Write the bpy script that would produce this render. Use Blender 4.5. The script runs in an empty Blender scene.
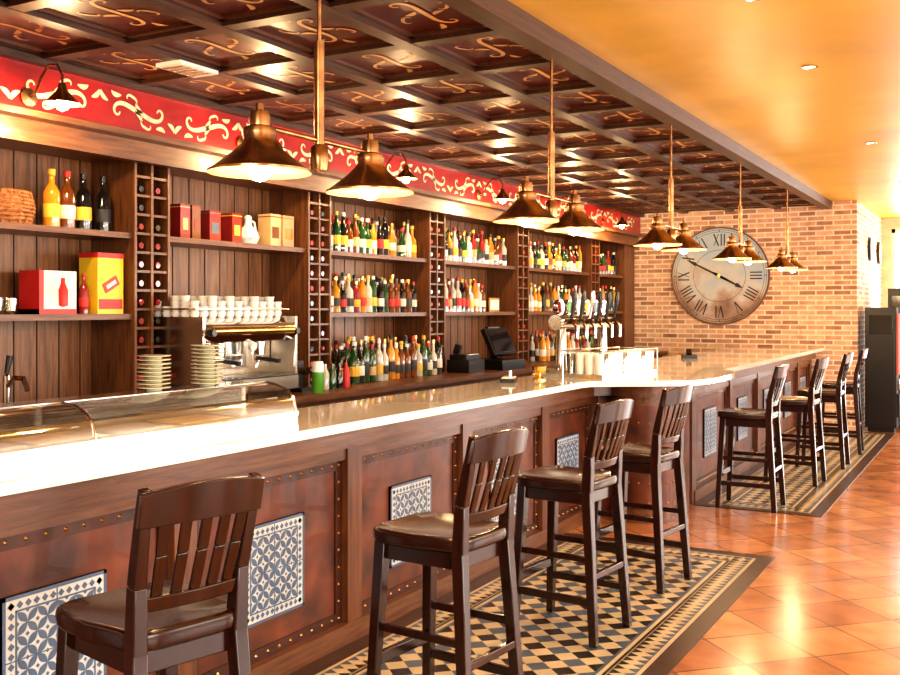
import bpy, bmesh, math, random
from mathutils import Vector, Matrix
random.seed(7)
sc = bpy.context.scene
try:
    sc.view_settings.view_transform = 'Standard'
    sc.view_settings.exposure = 0.27
except Exception: pass
for lk in ('Medium High Contrast', 'Standard - Medium High Contrast'):
    try:
        sc.view_settings.look = lk; break
    except Exception as e: pass

# ---------------------------------------------------------------- materials
def newmat(name):
    m = bpy.data.materials.new(name); m.use_nodes = True
    nt = m.node_tree; b = nt.nodes['Principled BSDF']
    return m, nt, b
def simple(name, col, rough=0.5, metal=0.0, var=0.18, scale=6.0, coat=0.0, emis=None, es=0, bump=0.0, stretch=(1,1,1), spec=None):
    m, nt, b = newmat(name)
    N = nt.nodes; L = nt.links
    tc = N.new('ShaderNodeTexCoord'); mp = N.new('ShaderNodeMapping'); mp.inputs['Scale'].default_value = stretch
    nz = N.new('ShaderNodeTexNoise'); nz.inputs['Scale'].default_value = scale; nz.inputs['Detail'].default_value = 4
    L.new(tc.outputs['Object'], mp.inputs[0]); L.new(mp.outputs[0], nz.inputs['Vector'])
    cr = N.new('ShaderNodeValToRGB')
    cr.color_ramp.elements[0].position = 0.3; cr.color_ramp.elements[1].position = 0.7
    cr.color_ramp.elements[0].color = tuple(max(0, c*(1-var)) for c in col)+(1,)
    cr.color_ramp.elements[1].color = tuple(min(1, c*(1+var)) for c in col)+(1,)
    L.new(nz.outputs['Fac'], cr.inputs[0]); L.new(cr.outputs[0], b.inputs['Base Color'])
    b.inputs['Roughness'].default_value = rough; b.inputs['Metallic'].default_value = metal
    b.inputs['Coat Weight'].default_value = coat
    if spec is not None: b.inputs['Specular IOR Level'].default_value = spec
    if emis:
        b.inputs['Emission Color'].default_value = tuple(emis)+(1,); b.inputs['Emission Strength'].default_value = es
    if bump:
        bp = N.new('ShaderNodeBump'); bp.inputs['Strength'].default_value = bump; bp.inputs['Distance'].default_value = 0.01
        L.new(nz.outputs['Fac'], bp.inputs['Height']); L.new(bp.outputs[0], b.inputs['Normal'])
    return m
def wood(name, c1, c2, axis='Z', rough=0.4, coat=0.1, sc_=3.0, planks=0):
    m, nt, b = newmat(name); N = nt.nodes; L = nt.links
    tc = N.new('ShaderNodeTexCoord'); mp = N.new('ShaderNodeMapping')
    s = {'X': (1, 14, 14), 'Y': (14, 1, 14), 'Z': (14, 14, 1)}[axis]
    mp.inputs['Scale'].default_value = s
    nz = N.new('ShaderNodeTexNoise'); nz.inputs['Scale'].default_value = sc_; nz.inputs['Detail'].default_value = 6; nz.inputs['Roughness'].default_value = 0.65; nz.inputs['Distortion'].default_value = 0.4
    L.new(tc.outputs['Object'], mp.inputs[0]); L.new(mp.outputs[0], nz.inputs['Vector'])
    cr = N.new('ShaderNodeValToRGB'); cr.color_ramp.elements[0].position = 0.32; cr.color_ramp.elements[1].position = 0.68
    cr.color_ramp.elements[0].color = c1+(1,); cr.color_ramp.elements[1].color = c2+(1,)
    L.new(nz.outputs['Fac'], cr.inputs[0])
    L.new(cr.outputs[0], b.inputs['Base Color'])
    b.inputs['Roughness'].default_value = rough; b.inputs['Coat Weight'].default_value = coat; b.inputs['Coat Roughness'].default_value = 0.15
    return m
def brickmat(name, plane):
    m, nt, b = newmat(name); N = nt.nodes; L = nt.links
    tc = N.new('ShaderNodeTexCoord'); sp = N.new('ShaderNodeSeparateXYZ'); cb = N.new('ShaderNodeCombineXYZ')
    L.new(tc.outputs['Object'], sp.inputs[0])
    L.new(sp.outputs['X' if plane == 'XZ' else 'Y'], cb.inputs['X']); L.new(sp.outputs['Z'], cb.inputs['Y'])
    br = N.new('ShaderNodeTexBrick')
    br.inputs['Scale'].default_value = 1; br.inputs['Brick Width'].default_value = 0.22; br.inputs['Row Height'].default_value = 0.066
    br.inputs['Mortar Size'].default_value = 0.010; br.inputs['Mortar Smooth'].default_value = 0.2; br.inputs['Bias'].default_value = -0.2
    br.inputs['Color1'].default_value = (0.78, 0.47, 0.29, 1); br.inputs['Color2'].default_value = (0.26, 0.10, 0.06, 1)
    br.inputs['Mortar'].default_value = (0.90, 0.75, 0.56, 1)
    L.new(cb.outputs[0], br.inputs['Vector'])
    nz = N.new('ShaderNodeTexNoise'); nz.inputs['Scale'].default_value = 9; nz.inputs['Detail'].default_value = 5
    L.new(cb.outputs[0], nz.inputs['Vector'])
    mx = N.new('ShaderNodeMix'); mx.data_type = 'RGBA'; mx.blend_type = 'OVERLAY'; mx.inputs['Factor'].default_value = 0.6
    L.new(br.outputs['Color'], mx.inputs['A']); L.new(nz.outputs['Fac'], mx.inputs['B'])
    L.new(mx.outputs['Result'], b.inputs['Base Color'])
    b.inputs['Roughness'].default_value = 0.85
    bp = N.new('ShaderNodeBump'); bp.inputs['Strength'].default_value = 0.5; bp.inputs['Distance'].default_value = 0.01; bp.invert = True
    L.new(br.outputs['Fac'], bp.inputs['Height']); L.new(bp.outputs[0], b.inputs['Normal'])
    return m
def floormat():
    m, nt, b = newmat('terracotta_tile'); N = nt.nodes; L = nt.links
    tc = N.new('ShaderNodeTexCoord'); mp = N.new('ShaderNodeMapping'); mp.inputs['Rotation'].default_value = (0, 0, math.radians(45))
    L.new(tc.outputs['Object'], mp.inputs[0])
    br = N.new('ShaderNodeTexBrick'); br.offset = 0
    br.inputs['Scale'].default_value = 1; br.inputs['Brick Width'].default_value = 0.36; br.inputs['Row Height'].default_value = 0.36
    br.inputs['Mortar Size'].default_value = 0.007; br.inputs['Mortar Smooth'].default_value = 0.3
    br.inputs['Color1'].default_value = (0.56, 0.255, 0.10, 1); br.inputs['Color2'].default_value = (0.36, 0.135, 0.052, 1)
    br.inputs['Mortar'].default_value = (0.20, 0.085, 0.04, 1)
    L.new(mp.outputs[0], br.inputs['Vector'])
    nz = N.new('ShaderNodeTexNoise'); nz.inputs['Scale'].default_value = 5; nz.inputs['Detail'].default_value = 6
    L.new(tc.outputs['Object'], nz.inputs['Vector'])
    mx = N.new('ShaderNodeMix'); mx.data_type = 'RGBA'; mx.blend_type = 'OVERLAY'; mx.inputs['Factor'].default_value = 0.7
    L.new(br.outputs['Color'], mx.inputs['A']); L.new(nz.outputs['Fac'], mx.inputs['B'])
    L.new(mx.outputs['Result'], b.inputs['Base Color'])
    b.inputs['Roughness'].default_value = 0.2
    return m

WOODZ = wood('walnut_vertical', (0.075, 0.024, 0.008), (0.24, 0.095, 0.032), 'Z')
WOODY = wood('walnut_horizontal', (0.08, 0.026, 0.009), (0.23, 0.09, 0.031), 'Y')
BACKW = wood('backbar_board', (0.11, 0.040, 0.014), (0.30, 0.135, 0.055), 'Z', rough=0.45)
BEAM = wood('ceiling_beam_wood', (0.030, 0.010, 0.004), (0.085, 0.030, 0.011), 'Y', rough=0.42, coat=0.08)
BARW = wood('bar_front_wood', (0.075, 0.024, 0.009), (0.18, 0.065, 0.024), 'Z', rough=0.35, coat=0.2)
BARWY = wood('bar_apron_wood', (0.08, 0.027, 0.010), (0.20, 0.080, 0.034), 'Y', rough=0.35, coat=0.2)
MAHOG = wood('mahogany', (0.009, 0.0025, 0.0015), (0.036, 0.008, 0.004), 'Z', rough=0.2, coat=0.3)
COPPER = simple('oxidised_copper_panel', (0.120, 0.030, 0.010), 0.4, 0.1, var=0.6, scale=5, coat=0.12, bump=0.3)
COPPER2 = simple('dark_copper_border', (0.065, 0.018, 0.007), 0.42, 0.2, var=0.4, scale=9, coat=0.1, bump=0.2)
NAIL = simple('nail_head', (0.50, 0.26, 0.10), 0.25, 1.0)
MARBLE = simple('cream_marble', (0.95, 0.91, 0.82), 0.10, 0, var=0.04, scale=3, coat=0.6)
RED = simple('frieze_red', (0.33, 0.008, 0.007), 0.34, 0, var=0.25, scale=4, coat=0.25)
DRED = simple('coffer_red', (0.095, 0.008, 0.006), 0.36, 0, var=0.35, scale=5, coat=0.12)
MOULD = wood('coffer_moulding', (0.06, 0.018, 0.007), (0.15, 0.05, 0.018), 'Y', rough=0.45, coat=0.05)
CREAM = simple('scroll_cream', (0.82, 0.62, 0.38), 0.5)
GOLD = simple('scroll_gold', (0.80, 0.50, 0.22), 0.45)
YEL = simple('ochre_ceiling_paint', (0.70, 0.42, 0.035), 0.38, 0, var=0.16, scale=1.3)
BRICK = brickmat('brick_face', 'XZ'); BRICKS = brickmat('brick_return', 'YZ')
FLOOR = floormat()
PLAST = simple('warm_plaster', (0.75, 0.62, 0.43), 0.7)
BRONZE = simple('aged_bronze', (0.42, 0.23, 0.10), 0.25, 0.95, var=0.45, scale=14)
BRONZEI = simple('shade_inner_brass', (0.85, 0.55, 0.25), 0.35, 0.5)
BULB = simple('bulb_glow', (1, 0.8, 0.5), 0.4, emis=(1.0, 0.72, 0.35), es=30)
SPOTE = simple('downlight_glow', (1, 0.95, 0.85), 0.4, emis=(1.0, 0.9, 0.7), es=12)
WHITE = simple('white_ceramic', (0.88, 0.87, 0.82), 0.25, var=0.04)
PALEG = simple('pale_moulded_glass', (0.62, 0.60, 0.42), 0.12, var=0.1, coat=0.6)
CHROME = simple('chrome', (0.78, 0.76, 0.73), 0.12, 1.0, var=0.05)
STEEL = simple('brushed_steel', (0.50, 0.44, 0.36), 0.25, 1.0, var=0.12, stretch=(1, 20, 1))
BRASS = simple('brass', (0.85, 0.55, 0.18), 0.2, 1.0)
BLACK = simple('black_plastic', (0.010, 0.009, 0.010), 0.3)
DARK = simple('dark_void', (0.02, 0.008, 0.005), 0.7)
SLATE = simple('slate_blue_tile', (0.09, 0.125, 0.18), 0.35)
TSLATE = simple('panel_tile_blue_grey', (0.085, 0.13, 0.22), 0.3)
TWHITE = simple('tile_white', (0.58, 0.61, 0.61), 0.3, var=0.06)
TBEIGE = simple('tile_beige', (0.60, 0.49, 0.31), 0.3, var=0.15)
TBLACK = simple('tile_black', (0.020, 0.014, 0.012), 0.35)
TBROWN = simple('tile_border_brown', (0.05, 0.022, 0.013), 0.35)
CLOCKR = simple('clock_rim', (0.16, 0.08, 0.05), 0.5)
INK = simple('clock_ink', (0.03, 0.025, 0.02), 0.6)
WICK = simple('wicker', (0.36, 0.14, 0.045), 0.7, var=0.6, scale=40, bump=0.6)
LAB = [simple('label_white', (0.85, 0.80, 0.68), 0.5), simple('label_yellow', (0.85, 0.55, 0.06), 0.5), simple('label_red', (0.60, 0.03, 0.02), 0.5), simple('label_black', (0.03, 0.03, 0.03), 0.5), simple('label_cream', (0.62, 0.42, 0.20), 0.5)]
GLS = [simple('glass_green', (0.015, 0.07, 0.02), 0.08, coat=0.6), simple('glass_brown', (0.16, 0.045, 0.008), 0.08, coat=0.6), simple('glass_dark', (0.01, 0.008, 0.008), 0.08, coat=0.6),
       simple('glass_clear', (0.55, 0.55, 0.50), 0.08, coat=0.6), simple('glass_amber', (0.60, 0.26, 0.02), 0.08, coat=0.6), simple('glass_ruby', (0.28, 0.02, 0.02), 0.08, coat=0.6)]
CAPS = [LAB[2], BLACK, BRASS, WHITE, LAB[1]]
YBOX = simple('yellow_card', (0.88, 0.62, 0.03), 0.4, var=0.06); RBOX = simple('red_card', (0.60, 0.02, 0.02), 0.4, var=0.06)
GCAN = simple('green_label', (0.10, 0.35, 0.03), 0.35)
REDGLOW = simple('red_backlit_panel', (0.6, 0.03, 0.02), 0.3, emis=(1, 0.08, 0.03), es=0.8)

def glassmat(name='thin_glass', tint=(0.95, 0.97, 0.95), w=0.82):
    m = bpy.data.materials.new(name); m.use_nodes = True; nt = m.node_tree; N = nt.nodes; L = nt.links
    for n in list(N): N.remove(n)
    o = N.new('ShaderNodeOutputMaterial'); mx = N.new('ShaderNodeMixShader'); t = N.new('ShaderNodeBsdfTransparent'); g = N.new('ShaderNodeBsdfGlossy')
    t.inputs[0].default_value = tint+(1,); g.inputs['Roughness'].default_value = 0.05
    lw = N.new('ShaderNodeLayerWeight'); lw.inputs[0].default_value = 0.35
    mr = N.new('ShaderNodeMapRange'); mr.inputs['To Min'].default_value = 1-w; mr.inputs['To Max'].default_value = 0.85
    L.new(lw.outputs['Fresnel'], mr.inputs['Value']); L.new(mr.outputs[0], mx.inputs[0]); L.new(t.outputs[0], mx.inputs[1]); L.new(g.outputs[0], mx.inputs[2]); L.new(mx.outputs[0], o.inputs[0])
    return m
GLASS = glassmat(w=0.7); GLASS2 = glassmat('pressed_glass', (0.85, 0.88, 0.8), 0.65)

def clockface():
    m, nt, b = newmat('weathered_clock_face'); N = nt.nodes; L = nt.links
    tc = N.new('ShaderNodeTexCoord'); nz = N.new('ShaderNodeTexNoise'); nz.inputs['Scale'].default_value = 2.6; nz.inputs['Detail'].default_value = 7
    L.new(tc.outputs['Object'], nz.inputs['Vector'])
    sp = N.new('ShaderNodeSeparateXYZ'); L.new(tc.outputs['Object'], sp.inputs[0])
    ma = N.new('ShaderNodeMath'); ma.operation = 'MULTIPLY_ADD'; ma.inputs[1].default_value = 0.40; L.new(sp.outputs['Z'], ma.inputs[0]); L.new(nz.outputs['Fac'], ma.inputs[2])
    cr = N.new('ShaderNodeValToRGB'); e = cr.color_ramp.elements
    e[0].position = 0.12; e[0].color = (0.18, 0.085, 0.055, 1); e[1].position = 0.62; e[1].color = (0.44, 0.54, 0.62, 1)
    k = e.new(0.36); k.color = (0.46, 0.33, 0.26, 1)
    k = e.new(0.48); k.color = (0.60, 0.60, 0.57, 1)
    L.new(ma.outputs[0], cr.inputs[0]); L.new(cr.outputs[0], b.inputs['Base Color']); b.inputs['Roughness'].default_value = 0.5
    return m
CFACE = clockface()

# ---------------------------------------------------------------- mesh builder
class MB:
    def __init__(s): s.v = []; s.f = []; s.mi = []; s.ms = []; s.T = Matrix.Identity(4)
    def m(s, mat):
        if mat not in s.ms: s.ms.append(mat)
        return s.ms.index(mat)
    def add(s, vs, fs, mat):
        o = len(s.v); s.v += [tuple(s.T @ Vector(v)) for v in vs]
        k = s.m(mat) if not isinstance(mat, list) else None
        for i, f in enumerate(fs):
            s.f.append(tuple(o+a for a in f)); s.mi.append(k if k is not None else s.m(mat[i]))
    def box(s, x0, x1, y0, y1, z0, z1, mat):
        vs = [(x, y, z) for x in (x0, x1) for y in (y0, y1) for z in (z0, z1)]
        s.add(vs, [(0, 1, 3, 2), (4, 6, 7, 5), (0, 4, 5, 1), (2, 3, 7, 6), (0, 2, 6, 4), (1, 5, 7, 3)], mat)
    def cbox(s, c, d, mat, R=None):
        old = s.T
        s.T = s.T @ Matrix.Translation(c) @ (R.to_4x4() if R else Matrix.Identity(4))
        s.box(-d[0]/2, d[0]/2, -d[1]/2, d[1]/2, -d[2]/2, d[2]/2, mat); s.T = old
    def frame(s, p0, p1, ref=None):
        d = (Vector(p1)-Vector(p0)).normalized()
        r = Vector(ref) if ref else (Vector((0, 0, 1)) if abs(d.z) < 0.8 else Vector((1, 0, 0)))
        u = (r-d*r.dot(d)).normalized(); w = d.cross(u); return d, u, w
    def cone(s, p0, p1, r0, r1, mat, seg=12, caps=True):
        d, u, w = s.frame(p0, p1); vs = []
        for p, r in ((p0, r0), (p1, r1)):
            for i in range(seg):
                a = 2*math.pi*i/seg; vs.append(Vector(p)+(u*math.cos(a)+w*math.sin(a))*r)
        fs = [(i, (i+1) % seg, seg+(i+1) % seg, seg+i) for i in range(seg)]
        if caps: fs += [tuple(range(seg)), tuple(range(seg, 2*seg))]
        s.add(vs, fs, mat)
    def beam(s, p0, p1, a0, b0, mat, a1=None, b1=None, ref=(1, 0, 0)):
        a1 = a0 if a1 is None else a1; b1 = b0 if b1 is None else b1
        d, u, w = s.frame(p0, p1, ref); vs = []
        for p, a, b in ((p0, a0, b0), (p1, a1, b1)):
            for sx, sy in ((-1, -1), (1, -1), (1, 1), (-1, 1)): vs.append(Vector(p)+u*sx*a/2+w*sy*b/2)
        s.add(vs, [(0, 1, 2, 3), (4, 5, 6, 7), (0, 1, 5, 4), (1, 2, 6, 5), (2, 3, 7, 6), (3, 0, 4, 7)], mat)
    def tube(s, pts, r, mat, seg=8):
        pts = [Vector(p) for p in pts]; vs = []; n = len(pts); u = None
        for i, p in enumerate(pts):
            d = (pts[min(i+1, n-1)]-pts[max(i-1, 0)]).normalized()
            if u is None: u = d.orthogonal().normalized()
            u = (u-d*u.dot(d)).normalized(); w = d.cross(u)
            rr = r[i] if isinstance(r, (list, tuple)) else r
            for k in range(seg):
                a = 2*math.pi*k/seg; vs.append(p+(u*math.cos(a)+w*math.sin(a))*rr)
        fs = [(i*seg+k, i*seg+(k+1) % seg, (i+1)*seg+(k+1) % seg, (i+1)*seg+k) for i in range(n-1) for k in range(seg)]
        fs += [tuple(range(seg)), tuple(range((n-1)*seg, n*seg))]
        s.add(vs, fs, mat)
    def lathe(s, prof, c, mat, seg=16):
        n = len(prof); vs = []
        for p in prof:
            for k in range(seg):
                a = 2*math.pi*k/seg; vs.append((c[0]+p[0]*math.cos(a), c[1]+p[0]*math.sin(a), c[2]+p[1]))
        fs = []; mm = []
        for i in range(n-1):
            mt = prof[i][2] if len(prof[i]) > 2 else mat
            for k in range(seg):
                fs.append((i*seg+k, i*seg+(k+1) % seg, (i+1)*seg+(k+1) % seg, (i+1)*seg+k)); mm.append(mt)
        s.add(vs, fs, mm)
    def extrude(s, poly, z0, z1, mat, topmat=None):
        n = len(poly); vs = [(p[0], p[1], z0) for p in poly]+[(p[0], p[1], z1) for p in poly]
        fs = [tuple(range(n)), tuple(range(n, 2*n))]+[(i, (i+1) % n, n+(i+1) % n, n+i) for i in range(n)]
        s.add(vs, fs, [mat, topmat or mat]+[mat]*n)
    def ribbon(s, pts, wid, o, U, V, mat):
        o = Vector(o); U = Vector(U); V = Vector(V); n = len(pts); vs = []
        for i in range(n):
            a = pts[max(i-1, 0)]; b = pts[min(i+1, n-1)]
            dx, dy = b[0]-a[0], b[1]-a[1]; l = math.hypot(dx, dy) or 1
            w = wid[i]/2
            for sg in (-1, 1):
                x = pts[i][0]-dy/l*w*sg; y = pts[i][1]+dx/l*w*sg
                vs.append(o+U*x+V*y)
        s.add(vs, [(2*i, 2*i+1, 2*i+3, 2*i+2) for i in range(n-1)], mat)
    def sweep(s, pts, th, z0s, z1s, mat):
        n = len(pts); vs = []
        for i in range(n):
            a = pts[max(i-1, 0)]; b = pts[min(i+1, n-1)]; dx, dy = b[0]-a[0], b[1]-a[1]; l = math.hypot(dx, dy)
            nx, ny = -dy/l*th/2, dx/l*th/2
            x, y = pts[i][0], pts[i][1]; lean = pts[i][2] if len(pts[i]) > 2 else 0
            vs += [(x-nx, y-ny, z0s[i]), (x+nx, y+ny, z0s[i]), (x+nx+lean, y+ny, z1s[i]), (x-nx+lean, y-ny, z1s[i])]
        fs = [(4*i+k, 4*i+(k+1) % 4, 4*i+4+(k+1) % 4, 4*i+4+k) for i in range(n-1) for k in range(4)]
        fs += [(0, 1, 2, 3), tuple(4*(n-1)+k for k in range(4))]
        s.add(vs, fs, mat)
    def mesh(s, name, ang=35, recalc=True):
        me = bpy.data.meshes.new(name); me.from_pydata(s.v, [], s.f)
        for mt in s.ms: me.materials.append(mt)
        for p, k in zip(me.polygons, s.mi): p.material_index = k
        if recalc:
            bm = bmesh.new(); bm.from_mesh(me); bmesh.ops.recalc_face_normals(bm, faces=bm.faces); bm.to_mesh(me); bm.free()
        me.polygons.foreach_set('use_smooth', [True]*len(me.polygons))
        me.set_sharp_from_angle(angle=math.radians(ang))
        return me
    def obj(s, name, loc=(0, 0, 0), rz=0, bevel=0, parent=None, **k):
        me = s.mesh(name, **k); return place(me, name, loc, rz, bevel, parent)
def place(me, name, loc=(0, 0, 0), rz=0, bevel=0, parent=None):
    o = bpy.data.objects.new(name, me); sc.collection.objects.link(o); o.location = loc; o.rotation_euler = (0, 0, rz)
    if bevel:
        b = o.modifiers.new('bevel', 'BEVEL'); b.width = bevel; b.segments = 2; b.limit_method = 'ANGLE'; b.angle_limit = math.radians(40)
    if parent: o.parent = parent
    return o
def light(kind, name, loc, energy, col, size=0.03, rot=None, sy=None, parent=None, **k):
    l = bpy.data.lights.new(name, kind); l.energy = energy; l.color = col
    if kind == 'AREA':
        l.shape = 'RECTANGLE'; l.size = size; l.size_y = sy or size
    else: l.shadow_soft_size = size
    if kind == 'SPOT': l.spot_size = k.get('ss', 1.6); l.spot_blend = 0.6
    o = bpy.data.objects.new(name, l); sc.collection.objects.link(o); o.location = loc
    if rot: o.rotation_euler = rot
    if parent: o.parent = parent
    return o

# ---------------------------------------------------------------- room
ZC = 2.95; ZY = 3.02
b = MB(); b.box(-5.4, 4.7, -3.2, 17.2, -0.1, 0, FLOOR); b.obj('floor')
b = MB(); b.box(-2.05, 4.7, -3.2, 17.2, ZY, ZY+0.12, YEL); b.obj('ceiling')
b = MB(); b.box(-5.4, -5.2, -3.2, 14.2, 0, 3.14, PLAST); b.obj('wall_left')
b = MB(); b.box(-5.2, -1.69, 14.0, 14.2, 0, 3.02, BRICK); b.obj('wall_far')
b = MB(); b.box(-1.89, -1.69, 14.2, 17.0, 0, 3.02, BRICKS); b.obj('wall_far_return')
b = MB(); b.box(-5.2, 4.5, -3.2, -3.0, 0, 3.02, PLAST); b.obj('wall_near')
def winwall(name, along, c0, c1, fixed0, fixed1, opens, z0, z1):
    b = MB()
    def bx(a, c, za, zb, mat=PLAST, i=0):
        if along == 'Y': b.box(fixed0+i, fixed1-i, a, c, za, zb, mat)
        else: b.box(a, c, fixed0+i, fixed1-i, za, zb, mat)
    bx(c0, c1, 0, z0); bx(c0, c1, z1, 3.02); p = c0
    for a, c in opens:
        bx(p, a, z0, z1); p = c
        bx(a, a+.05, z0, z1, WHITE, .05); bx(c-.05, c, z0, z1, WHITE, .05); bx((a+c)/2-.03, (a+c)/2+.03, z0, z1, WHITE, .05)
        bx(a, c, z0, z0+.06, WHITE, .05); bx(a, c, z1-.06, z1, WHITE, .05)
    bx(p, c1, z0, z1)
    return b.obj(name)
winwall('wall_right', 'Y', -3.0, 17.0, 4.5, 4.7, [(-1.5, 1.8), (3, 6.3), (7.5, 10.8), (12, 15.3)], 0.5, 2.7)
winwall('wall_end', 'X', -1.69, 4.7, 17.0, 17.2, [(-1.55, 1.0), (1.4, 4.2)], 0.15, 2.85)

# scroll shapes ---------------------------------------------------
def clothoid(k=5.2, n=46, L=1.0, pw=1.0, even=False):
    x = y = 0; ds = 2*L/n; half = []
    for i in range(n//2+1):
        s_ = i*ds; th = k*abs(s_)**(1+pw)/(1+pw)*2; half.append((x, y)); x += math.cos(th)*ds; y += math.sin(th)*ds
    other = [(-p[0], (p[1] if even else -p[1])) for p in half[1:]]
    return list(reversed(other))+half
def spiral_s(turn=1.15, n=34):
    # S scroll: gentle stem into two opposed volutes of shrinking radius
    half = [(0.0, 0.0)]; x = y = 0.0; th = -0.55; N_ = n
    for i in range(N_):
        t = i/N_; kap = (-0.4 + 2.2*t + 9.5*t**3.0); ds = 1.25/N_
        th += kap*ds*1.35; x += math.cos(th)*ds; y += math.sin(th)*ds; half.append((x, y))
    other = [(-p[0], -p[1]) for p in half[1:]]
    return list(reversed(other))+half
SC = spiral_s(); SE = clothoid(3.4, 40, 1.0, 1.2, True)
def xf(pts, cx, cy, s_, rot=0, fx=1):
    c, si = math.cos(rot), math.sin(rot)
    return [(cx+s_*(c*p[0]*fx-si*p[1]), cy+s_*(si*p[0]*fx+c*p[1])) for p in pts]
def wd(n, w, e=0.3): return [w*(e+(1-e)*math.sin(math.pi*(i+.5)/n)) for i in range(n)]
def leaf(cx, cy, L, rot):
    pts = [(L*t, L*.25*math.sin(t*2.5)) for t in [i/7 for i in range(8)]]
    return xf(pts, cx, cy, 1, rot)

# coffered ceiling
b = MB()
XS = [-4.60, -3.96, -3.32, -2.69, -2.05]
YS = [-0.5+0.70*i for i in range(22)]
ZP = 2.992
b.box(-5.19, -2.05, -3.0, 14.0, ZP, 3.14, DRED)
b.box(-5.19, -4.55, -3.0, 14.0, 2.965, ZP, BEAM)
b.box(-4.55, -2.05, -3.0, -0.5, 2.965, ZP, BEAM)
for x in XS[1:-1]: b.box(x-.045, x+.045, -.5, 14.0, ZC, ZP, BEAM)
b.box(-2.12, -2.0, -3.0, 14.0, ZC-.03, 3.05, BEAM)
for y in YS:
    if y < 13.95: b.box(-4.6, -2.1, y-.045, y+.045, ZC+.003, ZP, BEAM)
for i in range(4):
    for j in range(len(YS)-1):
        x0, x1, y0, y1 = XS[i]+.045, XS[i+1]-.045, YS[j]+.045, min(YS[j+1]-.045, 13.99)
        if i == 3: x1 -= .03
        if i == 0: x0 += .02
        w = .03
        for (a0, a1, c0, c1) in ((x0, x0+w, y0, y1), (x1-w, x1, y0, y1), (x0, x1, y0, y0+w), (x0, x1, y1-w, y1)): b.box(a0, a1, c0, c1, 2.975, ZP, MOULD)
        cx, cy = (x0+x1)/2, (y0+y1)/2; fl = 1 if (i+j) % 2 else -1
        o = (cx, cy, ZP-.003); U = (0, 1, 0); V = (fl, 0, 0)
        for pts, w_ in ((xf(SC, 0, 0, .24, .55), .030), (xf(SE, -.05, .15, .08, 2.6), .020), (xf(SE, .05, -.15, .08, -.5), .020)):
            b.ribbon(pts, wd(len(pts), w_), o, U, V, GOLD)
        for (lx, ly, r) in ((.04, .03, 1.9), (-.04, -.03, 5.0), (.19, -.02, -.6), (-.19, .02, 2.5)):
            p = leaf(lx, ly, .08, r); b.ribbon(p, wd(8, .032, .1), o, U, V, GOLD)
b.obj('coffered_ceiling', recalc=False)
b = MB(); b.box(-4.08, -3.90, 4.02, 4.32, 2.93, 2.95, WHITE)
for k in range(5): b.box(-4.06, -3.92, 4.05+k*.05, 4.08+k*.05, 2.925, 2.93, STEEL)
b.obj('ceiling_vent')

# ---------------------------------------------------------------- back bar
b = MB()
Y0, Y1 = 1.0, 13.98
b.box(-5.18, -5.08, Y0, Y1, 0, 2.95, BACKW)
for i in range(int((Y1-Y0)/.16)): b.box(-5.08, -5.076, Y0+i*.16, Y0+i*.16+.006, 1.0, 2.6, DARK)
b.box(-5.1, -4.64, Y0, Y1, 2.53, 2.655, WOODY)
b.box(-4.68, -4.60, Y0, Y1, 2.50, 2.56, WOODY)
b.box(-4.66, -4.54, Y0, Y1, 2.63, 2.665, WOODY)
b.box(-4.75, -4.61, Y0, Y1, 2.655, 2.95, RED)
b.box(-4.62, -4.55, Y0, Y1, 2.925, 2.97, BEAM)
y = 2.6; k = 0
while y < 13.7:
    fl = 1 if k % 2 else -1
    o = (-4.606, y, 2.795); U = (0, 1, 0); V = (0, 0, fl)
    pts = xf(SC, 0, 0, .235, .30); b.ribbon(pts, wd(len(pts), .032), o, U, V, CREAM)
    pts = xf(SE, .05, -.085, .065, -.35); b.ribbon(pts, wd(len(pts), .018), o, U, V, CREAM)
    pts = xf(SE, -.05, .085, .065, 2.8); b.ribbon(pts, wd(len(pts), .018), o, U, V, CREAM)
    for (lx, ly, r) in ((0.03, .0, 2.2), (-.03, -.0, 5.3), (.24, -.03, -.9), (-.24, .03, 2.2), (.14, -.08, -.3), (-.14, .08, 2.8)):
        b.ribbon(leaf(lx, ly, .075, r), wd(8, .030, .08), o, U, V, CREAM)
    y += .60; k += 1
COLS = [2.8, 4.6, 6.36, 8.22, 10.15, 12.4]
CW = .15
for c in COLS:
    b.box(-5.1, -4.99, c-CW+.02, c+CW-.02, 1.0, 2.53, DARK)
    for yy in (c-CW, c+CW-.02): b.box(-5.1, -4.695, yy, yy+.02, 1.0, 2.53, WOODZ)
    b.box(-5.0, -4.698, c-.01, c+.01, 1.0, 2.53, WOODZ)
    z = 1.0
    for k in range(13):
        b.box(-5.0, -4.702, c-CW+.02, c+CW-.02, z, z+.016, WOODY)
        if k < 12 and z+.118 < 2.56:
            for yy in (c-.07, c+.07):
                if random.random() < .85:
                    b.cone((-5.0, yy, z+.053), (-4.80, yy, z+.053), .036, .036, GLS[2], 10)
                    cm = random.choice([GLS[5], RBOX, GLS[5], GLS[2], GLS[5]])
                    b.cone((-4.80, yy, z+.053), (-4.74, yy, z+.053), .028, .015, GLS[2], 10); b.cone((-4.76, yy, z+.053), (-4.72, yy, z+.053), .02, .02, cm, 10)
        z += .118
b.box(-5.1, -4.7, 13.55, Y1, 1.0, 2.53, WOODZ)
bays = [(COLS[i]+CW, COLS[i+1]-CW) for i in range(5)]+[(12.55, 13.55)]
for k, (a, c) in enumerate([(Y0, 2.65)]+bays):
    b.box(-5.1, -4.72, a, c, 2.035, 2.07, WOODY)
    if k != 2: b.box(-5.1, -4.72, a, c, 1.535, 1.57, WOODY)
b.box(-5.1, -4.2, Y0, Y1, 0.955, 1.0, WOODY)
b.box(-5.1, -4.28, Y0, Y1, 0, 0.955, WOODZ)
y = Y0+.05
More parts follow.
